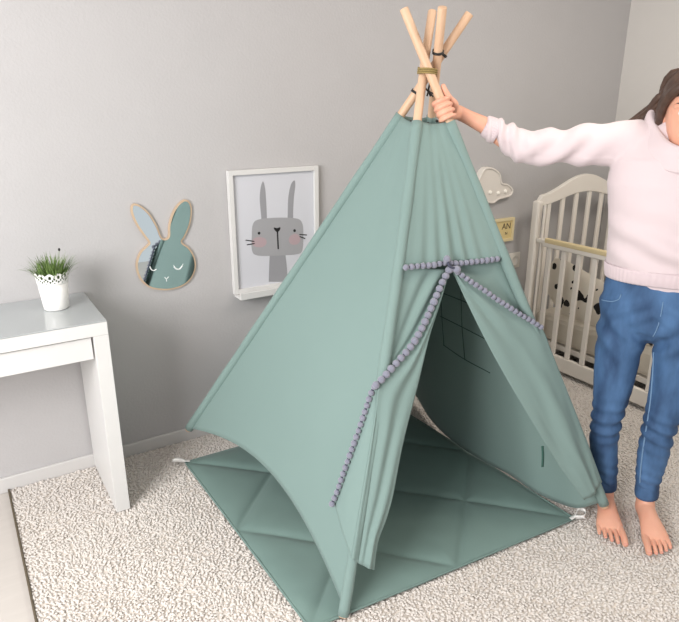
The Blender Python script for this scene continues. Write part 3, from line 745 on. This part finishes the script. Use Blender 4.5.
# --- joints
LEGR = [(.0-.075, -.005, .80, .082, .088), (-.083, 0, .68, .079, .086), (-.082, .005, .50, .066, .072), (-.086, .012, .36, .051, .056), (-.086, -.005, .26, .051, .056), (-.064, -.004, .15, .043, .048), (-.057, .002, .095, .038, .044)]
LEGL = [(.098, -.005, .80, .082, .088), (.106, 0, .68, .080, .086), (.100, .005, .50, .068, .072), (.085, .012, .36, .052, .056), (.083, -.005, .26, .053, .056), (.082, -.007, .15, .044, .048), (.085, -.004, .100, .038, .044)]
hR = at_frac('R', frac_y('R', 107))                     # where her right hand holds the pole
aR = nrm(AX['R'][-1]-AX['R'][0])                        # pole axis, upwards
toE = None
shR = pp(620, 143, -.005); elR = pp(547, 145, .03); wrR = pp(484, 122.5, 0)
e_r = nrm((wrR-hR)-aR*((wrR-hR)@aR)); e_c = nrm(np.cross(aR, e_r)); e_c = e_c if e_c@(CAM-hR) > 0 else -e_c
wrR = hR+e_r*.108-aR*.038-e_c*.006
elR = wrR+nrm(pp(548, 157, .04)-wrR)*.245
def around(phi, r, h): return hR+aR*h+r*(math.cos(phi)*e_r+math.sin(phi)*e_c)   # phi 0 = towards the wrist, +90 deg = towards the camera
D2 = PI/180
body = []
# hand: palm behind and right of the pole, four fingers wrapped round it, thumb along it
fh = [.020, .001, -.018, -.036]; fl_ = [1.0, 1.06, 1.02, .86]; fr_ = [.0086, .0088, .0084, .0074]
for i in range(4):
    h = fh[i]; k = fl_[i]
    seq = [(-28, .050, h*.9), (-62, .036, h), (-105, .0245, h), (-150, .0242, h+.001), (168, .0242, h+.001), (128, .0240, h+.0005), (128-34*k, .0240, h-.001), (128-58*k, .0250, h-.002)]
    P = [around(a*D2 if a <= 0 else (a-360)*D2 if False else a*D2, r, hh) for a, r, hh in seq]
    body.append(limb(P, [fr_[i]*1.15, fr_[i]*1.15, fr_[i]*1.08, fr_[i], fr_[i], fr_[i]*.96, fr_[i]*.94, fr_[i]*.82], 26, 12))
thumb = [around(-5*D2, .062, -.022), around(22*D2, .046, -.006), around(34*D2, .031, .018), around(42*D2, .0255, .042), around(44*D2, .0250, .060)]
body.append(limb(thumb, [.015, .0145, .0112, .0100, .0082], 20, 12))
pu, pv = aR, nrm(np.cross(aR, e_r))
body.append(loft([around(-30*D2, .036, -.006), around(-20*D2, .052, -.008), around(-8*D2, .072, -.018), wrR],
                 [aR*.034, aR*.038, aR*.033, aR*.022], [pv*.012, pv*.0145, pv*.0175, pv*.019], 20))
nF = nrm(elR-wrR)
body.append(limb([wrR-nF*.012, wrR+nF*.03, wrR+nF*.10, elR, shR], [.0235, .0235, .029, .036, .044], 26, 18))
# left arm hangs at her side
shL = W(.178, -.005, 1.325); elL = W(.262, -.02, 1.07); wrL = W(.285, .07, .86)
body.append(limb([shL, elL, wrL], [.045, .037, .024], 22, 16))
hd = nrm(wrL-elL)
body.append(loft([wrL, wrL+hd*.04, wrL+hd*.085], [E_F*.022, E_F*.034, E_F*.036], [E_L*.017, E_L*.014, E_L*.012], 16))
for i, (o_, ln) in enumerate(((.026, .068), (.009, .076), (-.009, .070), (-.026, .055))):
    a = wrL+hd*.075+E_F*o_; body.append(limb([a, a+hd*.035-E_L*.004, a+hd*ln-E_L*.018], [.0088, .0082, .0066], 12, 10))
a = wrL+hd*.02+E_F*.026; body.append(limb([a, a+hd*.03+E_F*.022, a+hd*.065+E_F*.026-E_L*.008], [.013, .0105, .008], 12, 10))
# legs, feet
def sh(rows, d): return [(l, fw, z, a-d, b-d) for l, fw, z, a, b in rows]
body.append(upright(sh(LEGR[:-1], .016), 18)); body.append(upright(sh(LEGL[:-1], .016), 18))
def foot(l0, f0, dl, df, side):
    """heel at (l0, f0), pointing (dl, df); side -1 right foot, +1 left foot (side of the little toe)"""
    d = nrm(A([dl, df])); s = A([d[1], -d[0]])*1.0     # s points to her left
    def q(x, y, z): return W(l0+d[0]*x+s[0]*y, f0+d[1]*x+s[1]*y, z)
    D = q(1, 0, 0)-q(0, 0, 0); Sx = q(0, 1, 0)-q(0, 0, 0); Z = A([0, 0, 1]); out = []
    st = [(-.028, 0, .026, .024, .022), (0.0, 0, .034, .031, .032), (.035, 0, .040, .031, .038), (.075, .002*side, .036, .033, .034), (.115, .006*side, .029, .040, .027), (.150, .008*side, .022, .046, .020), (.168, .006*side, .018, .044, .0145)]
    out.append(loft([q(x, y, z) for x, y, z, a, b in st], [Sx*a for *_, a, b in st], [Z*b for *_, a, b in st], 22))
    out.append(loft([q(.000, 0, .15), q(.003, 0, .10), q(.010, 0, .062), q(.022, 0, .040)], [Sx*.024, Sx*.027, Sx*.032, Sx*.033], [D*.028, D*.033, D*.044, D*.052], 20))
    for y, ln, r, x0 in ((-.0335, .082, .0118, .168), (-.0105, .076, .0074, .170), (.0082, .068, .0072, .168), (.0262, .058, .0070, .162), (.0430, .046, .0070, .154)):
        yy = y*side+.006*side; 
        out.append(limb([q(x0, yy*.95, .018), q(x0+ln*.5, yy, .018), q(x0+ln*.85, yy, .0115)], [r*1.1, r, r*.95], 12, 12))
    nails = [(q(x0+ln*.93, y*side+.006*side, .0125+r*.45), r) for y, ln, r, x0 in ((-.0335, .082, .0118, .168), (-.0105, .076, .0074, .170), (.0082, .068, .0072, .168), (.0262, .058, .0070, .162), (.0430, .046, .0070, .154))]
    return out, nails, D, Sx
fR, nailR, dR_, sR_ = foot(-.056, .004, .070, .225, -1)
fL, nailL, dL_, sL_ = foot(.084, -.004, .060, .235, 1)
body += fR+fL
# trunk under the clothes
body.append(upright([(.012, 0, .80, .13, .085), (.012, 0, .86, .150, .095), (.012, 0, 1.0, .135, .095), (.012, 0, 1.15, .145, .10), (.012, -.005, 1.28, .160, .10), (.015, -.008, 1.35, .150, .075), (.022, 0, 1.39, .09, .06)], 24))
# head: turned to her right, looking down at the tent
HC = pp(692, 113, .045)
yaw = math.radians(5); Hf = E_F*math.cos(yaw)+E_L*math.sin(yaw); Hl = np.cross(A([0, 0, 1]), Hf); pit = math.radians(10)
Hz = nrm(A([0, 0, 1])*math.cos(pit)+Hf*math.sin(pit)); Hf = nrm(np.cross(Hl, Hz)); 
if Hf@E_F < 0: Hf = -Hf
Hl = np.cross(Hz, Hf)
def hp(l, fw, z): return HC+Hl*l+Hf*fw+Hz*z
prof = [(-.112, .050, .022, .020), (-.100, .046, .036, .034), (-.080, .036, .050, .052), (-.050, .022, .062, .070), (-.015, .008, .070, .084), (.02, .0, .074, .092), (.055, -.004, .073, .092), (.085, -.008, .062, .080), (.108, -.010, .042, .054), (.118, -.012, .02, .026)]
body.append(loft([hp(0, fw, z) for z, fw, a, b in prof], [Hl*a for *_, a, b in prof], [Hf*b for *_, a, b in prof], 28, 2.1))
body.append(limb([hp(0, .088, .018), hp(0, .100, -.008), hp(0, .108, -.024)], [.008, .0105, .0135], 10, 12))   # nose
body.append(ball(hp(-.011, .098, -.027), (.008, .009, .007), (Hl, Hf, Hz))); body.append(ball(hp(.011, .098, -.027), (.008, .009, .007), (Hl, Hf, Hz)))
body.append(limb([hp(-.026, .074, -.053), hp(0, .090, -.053), hp(.026, .074, -.053)], [.005, .0105, .005], 12, 10))  # mouth mass
body.append(limb([hp(-.050, .066, .032), hp(-.024, .086, .036), hp(0, .086, .030), hp(.024, .086, .036), hp(.050, .066, .032)], [.008, .009, .007, .009, .008], 16, 10))  # brow
for sgn in (-1, 1):
    body.append(ball(hp(.073*sgn, -.006, -.004), (.008, .018, .031), (Hl, Hf, Hz)))
nk0 = W(.022, -.005, 1.33)
body.append(limb([nk0, (nk0+hp(0, -.02, -.07))/2, hp(0, -.02, -.06)], [.060, .053, .052], 12, 20))
V, F = merge(body)
woman = mesh_obj('person', V, F, M['skin']); remesh(woman, .0023, 4, .5)
tag(woman, 'barefoot woman in pale pink sweatshirt and blue jeans, one arm holding the teepee poles', 'person')
# facial details
V, F = merge([limb([hp(-.025, .079, -.050), hp(-.010, .097, -.0475), hp(0, .099, -.049), hp(.010, .097, -.0475), hp(.025, .079, -.050)], [.002, .0045, .004, .0045, .002], 16, 10), limb([hp(-.024, .078, -.055), hp(0, .098, -.0575), hp(.024, .078, -.055)], [.002, .0058, .002], 16, 10)])
mesh_obj('lips', V, F, M['lips'], woman)
for sgn in (-1, 1):
    V, F = ball(hp(.031*sgn, .074, .014), (.0125, .0125, .0095), (Hl, Hf, Hz)); e = mesh_obj('eye', V, F, M['eyew'], woman)
    V, F = ball(hp(.031*sgn, .0835, .013), (.0055, .004, .0055), (Hl, Hf, Hz)); mesh_obj('iris', V, F, M['iris'], e)
    V, F = limb([hp(.014*sgn, .090, .040), hp(.032*sgn, .088, .045), hp(.050*sgn, .070, .040)], [.0022, .0032, .0015], 12, 8); mesh_obj('eyebrow', V, F, M['hair'], woman)
for nails, D, Sx in ((nailR, dR_, sR_), (nailL, dL_, sL_)):
    for c, r in nails:
        V, F = ball(A(c), (r*.62, r*.75, .0016), (Sx, nrm(D), nrm(A([0, 0, 1])+D*.5))); mesh_obj('toenail', V, F, M['nail'], woman)
# --- jeans
def cut(L): return L[:-1]+[(L[-1][0], L[-1][1], L[-1][2]+.036, L[-1][3], L[-1][4])]
jl = [upright(cut(LEGR), 26), upright(cut(LEGL), 26), upright([(.012, -.004, .925, .163, .100), (.012, -.004, .885, .166, .106), (.012, -.006, .83, .173, .116), (.012, -.006, .790, .178, .112)], 32, 2.4)]
V, F = merge(jl); jeans = mesh_obj('jeans', V, F, M['denim'], woman); remesh(jeans, .006, 3, .5)
def jw(p):
    q = p-S; l = q@E_L; fw = q@E_F; z = p[2]; d = 0.0
    side = -1 if l < .012 else 1; lx = l-(.012+side*.09)
    kn = math.exp(-((z-.36)/.075)**2); d += kn*.0050*math.sin(z*135+lx*30*side+2*nz(p, 9))
    cr = math.exp(-((z-.70)/.07)**2); d += cr*.0060*math.sin((z*70-abs(l-.02)*60)+1.5*nz(p, 6))
    an = math.exp(-((z-.15)/.06)**2); d += an*.0025*math.sin(z*160+lx*40)
    hi = math.exp(-((z-.82)/.06)**2); d += hi*.0030*math.sin(z*110+abs(l-.012)*70+1.2*nz(p, 8))
    return d+.004*nz(A([p[0]*2.2, p[1]*2.2, p[2]*.7]), 9)
displace(jeans, jw)
def jfront(l, z, off=.0):   # point on the front of the jeans, by casting along her facing direction
    o = W(l, .5, z); hit, loc, no, _ = jeans.ray_cast(jeans.matrix_world.inverted() @ Vector(o), Vector(-E_F))
    if not hit: return W(l, .10, z)
    return A(loc)+A(no)*off
def seam(name, pts, r, m, par=jeans, off=.0016):
    P = [jfront(l, z, off) for l, z in pts]; return tube(name, polyline(P, max(12, 3*len(P))), r, M[m], par, 6)
seam('fly_seam', [(.030, .86), (.030, .82), (.028, .78), (.024, .755), (.018, .735)], .0016, 'seam')
seam('inseam', [(.030, .66), (.037, .60), (.042, .54), (.046, .48), (.047, .42), (.048, .34), (.050, .26), (.055, .18), (.062, .12)], .0026, 'seam')
seam('pocket_edge', [(-.095, .862), (-.100, .845), (-.118, .832), (-.140, .826), (-.155, .822)], .0016, 'seam')
seam('pocket_edge', [(.120, .862), (.125, .845), (.143, .832), (.160, .826)], .0016, 'seam')
for leg in (LEGR, LEGL):
    l, fw, z, a, b = leg[-1]; seg = 48; V = []; F = []
    rws = [(z-.014, -.003), (z-.014, .0005), (z-.006, .0016), (z+.010, .0016), (z+.016, .0004), (z+.030, .0006), (z+.045, -.002)]
    for zz_, g in rws:
        k_ = (zz_-z)/(leg[-2][2]-z); ll = l+(leg[-2][0]-l)*k_; ff = fw+(leg[-2][1]-fw)*k_
        for k in range(seg):
            t = 2*PI*k/seg; V.append(W(ll+math.cos(t)*(a+g+.001), ff+math.sin(t)*(b+g+.001), zz_+.002*math.sin(2*t)))
    for i in range(len(rws)-1):
        for k in range(seg): k2 = (k+1) % seg; F.append((i*seg+k, i*seg+k2, (i+1)*seg+k2, (i+1)*seg+k))
    o = mesh_obj('leg_hem', V, F, M['denim'], jeans); solid(o, .002)
# --- sweatshirt
tr_rows = [(.012, .0, .917, .168, .108), (.012, .0, .952, .178, .116), (.012, .002, 1.02, .180, .130), (.012, .006, 1.12, .190, .132), (.010, .008, 1.22, .200, .130), (.010, .0, 1.30, .190, .120), (.012, -.006, 1.345, .176, .098), (.016, -.008, 1.385, .140, .080), (.022, -.008, 1.415, .095, .072)]
sw = [upright(tr_rows, 36, 2.25)]
ck = wrR+nF*.112
sw.append(limb([ck, ck+nF*.04, ck+nF*.085, elR+A([0, 0, -.004]), elR*.5+shR*.5+A([0, 0, -.004]), shR+E_L*.01, shR+E_L*.05], [.036, .041, .047, .056, .061, .071, .075], 30, 24))
ckL = wrL-hd*.02
sw.append(limb([ckL, elL, elL*.5+shL*.5, shL-E_L*.01], [.040, .056, .060, .064], 26, 22))
V, F = merge(sw); swt = mesh_obj('sweatshirt', V, F, M['hoodie'], woman); remesh(swt, .006, 5, .6)
axA = nrm(shR-wrR)
def swf(p):
    d = 0.0; s = (p-wrR)@axA
    if (p-S)@E_L < -.15 and p[2] > 1.22:
        w = math.exp(-((s-.13)/.09)**2)
        up = (p-(wrR+axA*s))[2]
        d += w*.0080*math.sin(s*150+up*55+2.2*nz(p, 10))
        w2 = math.exp(-((s-.36)/.10)**2); d += w2*.0085*math.sin(s*70-up*48+1.5*nz(p, 8))
    q = p-S; l = q@E_L; z = p[2]
    if p[2] < 1.3: d += .0075*math.exp(-((z-1.02)/.11)**2)*math.sin(z*62+l*26+1.6*nz(p, 7))*max(0, q@E_F)*8+.006*nz(p, 6)
    return d+.0015*nz(p, 16)
displace(swt, swf)
# ribbed hem and cuffs
def band(name, rows, par, m='rib', ribs=70, amp=.0009):
    seg = 280; V = []; F = []
    for l, fw, z, a, b in rows:
        for k in range(seg):
            t = 2*PI*k/seg; p = 2.25; ca, sa = math.cos(t), math.sin(t); e = amp*math.sin(t*ribs)
            ca = math.copysign(abs(ca)**(2/p), ca); sa = math.copysign(abs(sa)**(2/p), sa); V.append(W(l, fw, z)+E_L*ca*(a+e)+E_F*sa*(b+e))
    for i in range(len(rows)-1):
        for k in range(seg): k2 = (k+1) % seg; F.append((i*seg+k, i*seg+k2, (i+1)*seg+k2, (i+1)*seg+k))
    o = mesh_obj(name, V, F, M[m], par); solid(o, .003, 1.0); return o
band('ribbed_hem', [(.012, .0, .904, .170, .108), (.012, .0, .908, .1735, .111), (.012, .0, .927, .177, .116), (.012, .0, .947, .179, .119), (.012, .0, .954, .178, .117)], swt)
def cuff(name, c, d, r, par):
    d = nrm(d); u = nrm(np.cross(d, [0.1, .2, 1])); v = np.cross(d, u); seg = 120; V = []; F = []; rows = [(-.020, r*.90), (-.012, r*.97), (.004, r*1.02), (.02, r*1.04), (.03, r*1.12)]
    for s, rr in rows:
        for k in range(seg): t = 2*PI*k/seg; e = .0007*math.sin(t*30); V.append(A(c)+d*s+(u*math.cos(t)+v*math.sin(t))*(rr+e))
    for i in range(len(rows)-1):
        for k in range(seg): k2 = (k+1) % seg; F.append((i*seg+k, i*seg+k2, (i+1)*seg+k2, (i+1)*seg+k))
    o = mesh_obj(name, V, F, M['rib'], par); solid(o, .0025); return o
cuff('cuff', ck, nF, .036, swt); cuff('cuff', ckL, -hd, .040, swt)
# cowl hood lying round the neck
def cowl():
    seg = 64; V = []; F = []; rows = []
    base = W(.030, -.004, 1.365)
    prof = [(.150, .112, -.012), (.146, .118, .020), (.136, .120, .052), (.126, .116, .080), (.116, .108, .088), (.106, .098, .076), (.096, .088, .040), (.085, .076, -.01)]
    for a, b, z in prof:
        for k in range(seg):
            t = 2*PI*k/seg; ca, sa = math.cos(t), math.sin(t)
            dip = -.085*max(0, sa+.25)**1.2*(1 if z > 0 else .8)+.008*max(0, -ca)
            fold = .006*math.sin(5*t+z*60)*(1 if z > -.01 else 0)
            V.append(base+E_L*(a+fold)*ca+E_F*((b+fold+.030*max(0, sa)*(1 if z < .05 else .8))*sa)+A([0, 0, z+dip]))
    n = len(prof)
    for i in range(n-1):
        for k in range(seg): k2 = (k+1) % seg; F.append((i*seg+k, i*seg+k2, (i+1)*seg+k2, (i+1)*seg+k))
    o = mesh_obj('hood', V, F, M['hoodie'], swt); solid(o, .005); s = o.modifiers.new('s', 'SUBSURF'); s.levels = s.render_levels = 1; return o
cowl()
# hair: cap plus long locks falling back over the right shoulder
hv = [loft([hp(0, fw-.012-.55*max(0, .070-z), z+.010) for z, fw, a, b in prof[4:]], [Hl*(a+.011+.01*max(0, .06-z)) for *_, a, b in prof[4:]], [Hf*(b*.98) for *_, a, b in prof[4:]], 28)]
hv.append(ball(hp(0, -.018, .062), (.086, .100, .068), (Hl, Hf, Hz)))
for sg_ in (-1, 1):
    for k in range(9):   # hair drawn from the parting down past the temples
        v_ = k/8; hv.append(limb([hp(.004*sg_, .070-.10*v_, .112+.012*v_), hp(.050*sg_, .074-.09*v_, .086), hp(.079*sg_, .040-.07*v_, .038), hp(.085*sg_, -.005-.06*v_, -.03), hp(.082*sg_, -.05-.04*v_, -.11)], [.010, .014, .013, .012, .008], 20, 8))
for k in range(70):
    u = k/69; th0 = -1.25+u*2.5
    p0 = hp(.075*math.sin(th0*1.0)*1.0, -.03-.05*math.cos(th0), .07+rng.uniform(-.03, .03))
    off = rng.uniform(-1, 1)
    if k % 2 == 0:
        e = pp(627+rng.uniform(0, 20), 121+rng.uniform(0, 16), -.065+rng.uniform(-.03, .02)); m1 = pp(657+rng.uniform(-1, 14), 98+rng.uniform(0, 14), -.02+rng.uniform(-.03, .03))
        P = [hp(-.01*abs(off), -.03, .118), pp(677+rng.uniform(0, 9), 82+rng.uniform(0, 16), .02*off), m1, e]
    else:
        P = [hp(.02*off, -.02, .118), p0+Hl*0.01*np.sign(th0), hp(.09*math.sin(th0), -.105, -.06), hp(.085*math.sin(th0), -.12+.02*off, -.22)+A([0, 0, 0])]
    hv.append(limb(P, [.010, .013, .012, .0075], 18, 8))
V, F = merge(hv); hair = mesh_obj('hair', V, F, M['hair'], woman)

# ================================================================== LIGHT
def area(name, loc, target, sx, sy, power, col):
    l = bpy.data.lights.new(name, 'AREA'); l.shape = 'RECTANGLE'; l.size = sx; l.size_y = sy; l.energy = power; l.color = col
    o = bpy.data.objects.new(name, l); COL.objects.link(o); o.location = loc
    o.rotation_euler = (Vector(target)-Vector(loc)).to_track_quat('-Z', 'Y').to_euler(); return o
area('window_daylight', (-1.85, .42, 1.75), (1.1, 1.75, .6), 1.5, 1.5, 104, (1.0, .98, .97))
area('warm_fill', (2.3, .8, 2.45), (2.3, 1.1, 0), .7, .7, 20, (1.0, .92, .82))  # added warm fill near the ceiling, no fixture, brightens the right side
w = bpy.data.worlds.new('sky'); w.use_nodes = True; scene.world = w
w.node_tree.nodes['Background'].inputs[0].default_value = (.93, .96, 1.0, 1); w.node_tree.nodes['Background'].inputs[1].default_value = .8

# ================================================================== CAMERA
cd = bpy.data.cameras.new('camera'); cd.sensor_fit = 'HORIZONTAL'; cd.sensor_width = 36; cd.lens = f/679*36; cd.clip_start = .02
cam = bpy.data.objects.new('camera', cd); COL.objects.link(cam)
cam.matrix_world = Matrix(((RV[0], UV[0], -FV[0], 0), (RV[1], UV[1], -FV[1], 0), (RV[2], UV[2], -FV[2], H), (0, 0, 0, 1)))
scene.camera = cam
vs = scene.view_settings; vs.view_transform = 'Standard'; vs.look = 'None'; vs.gamma = 1; vs.use_curve_mapping = False; vs.exposure = 0.18
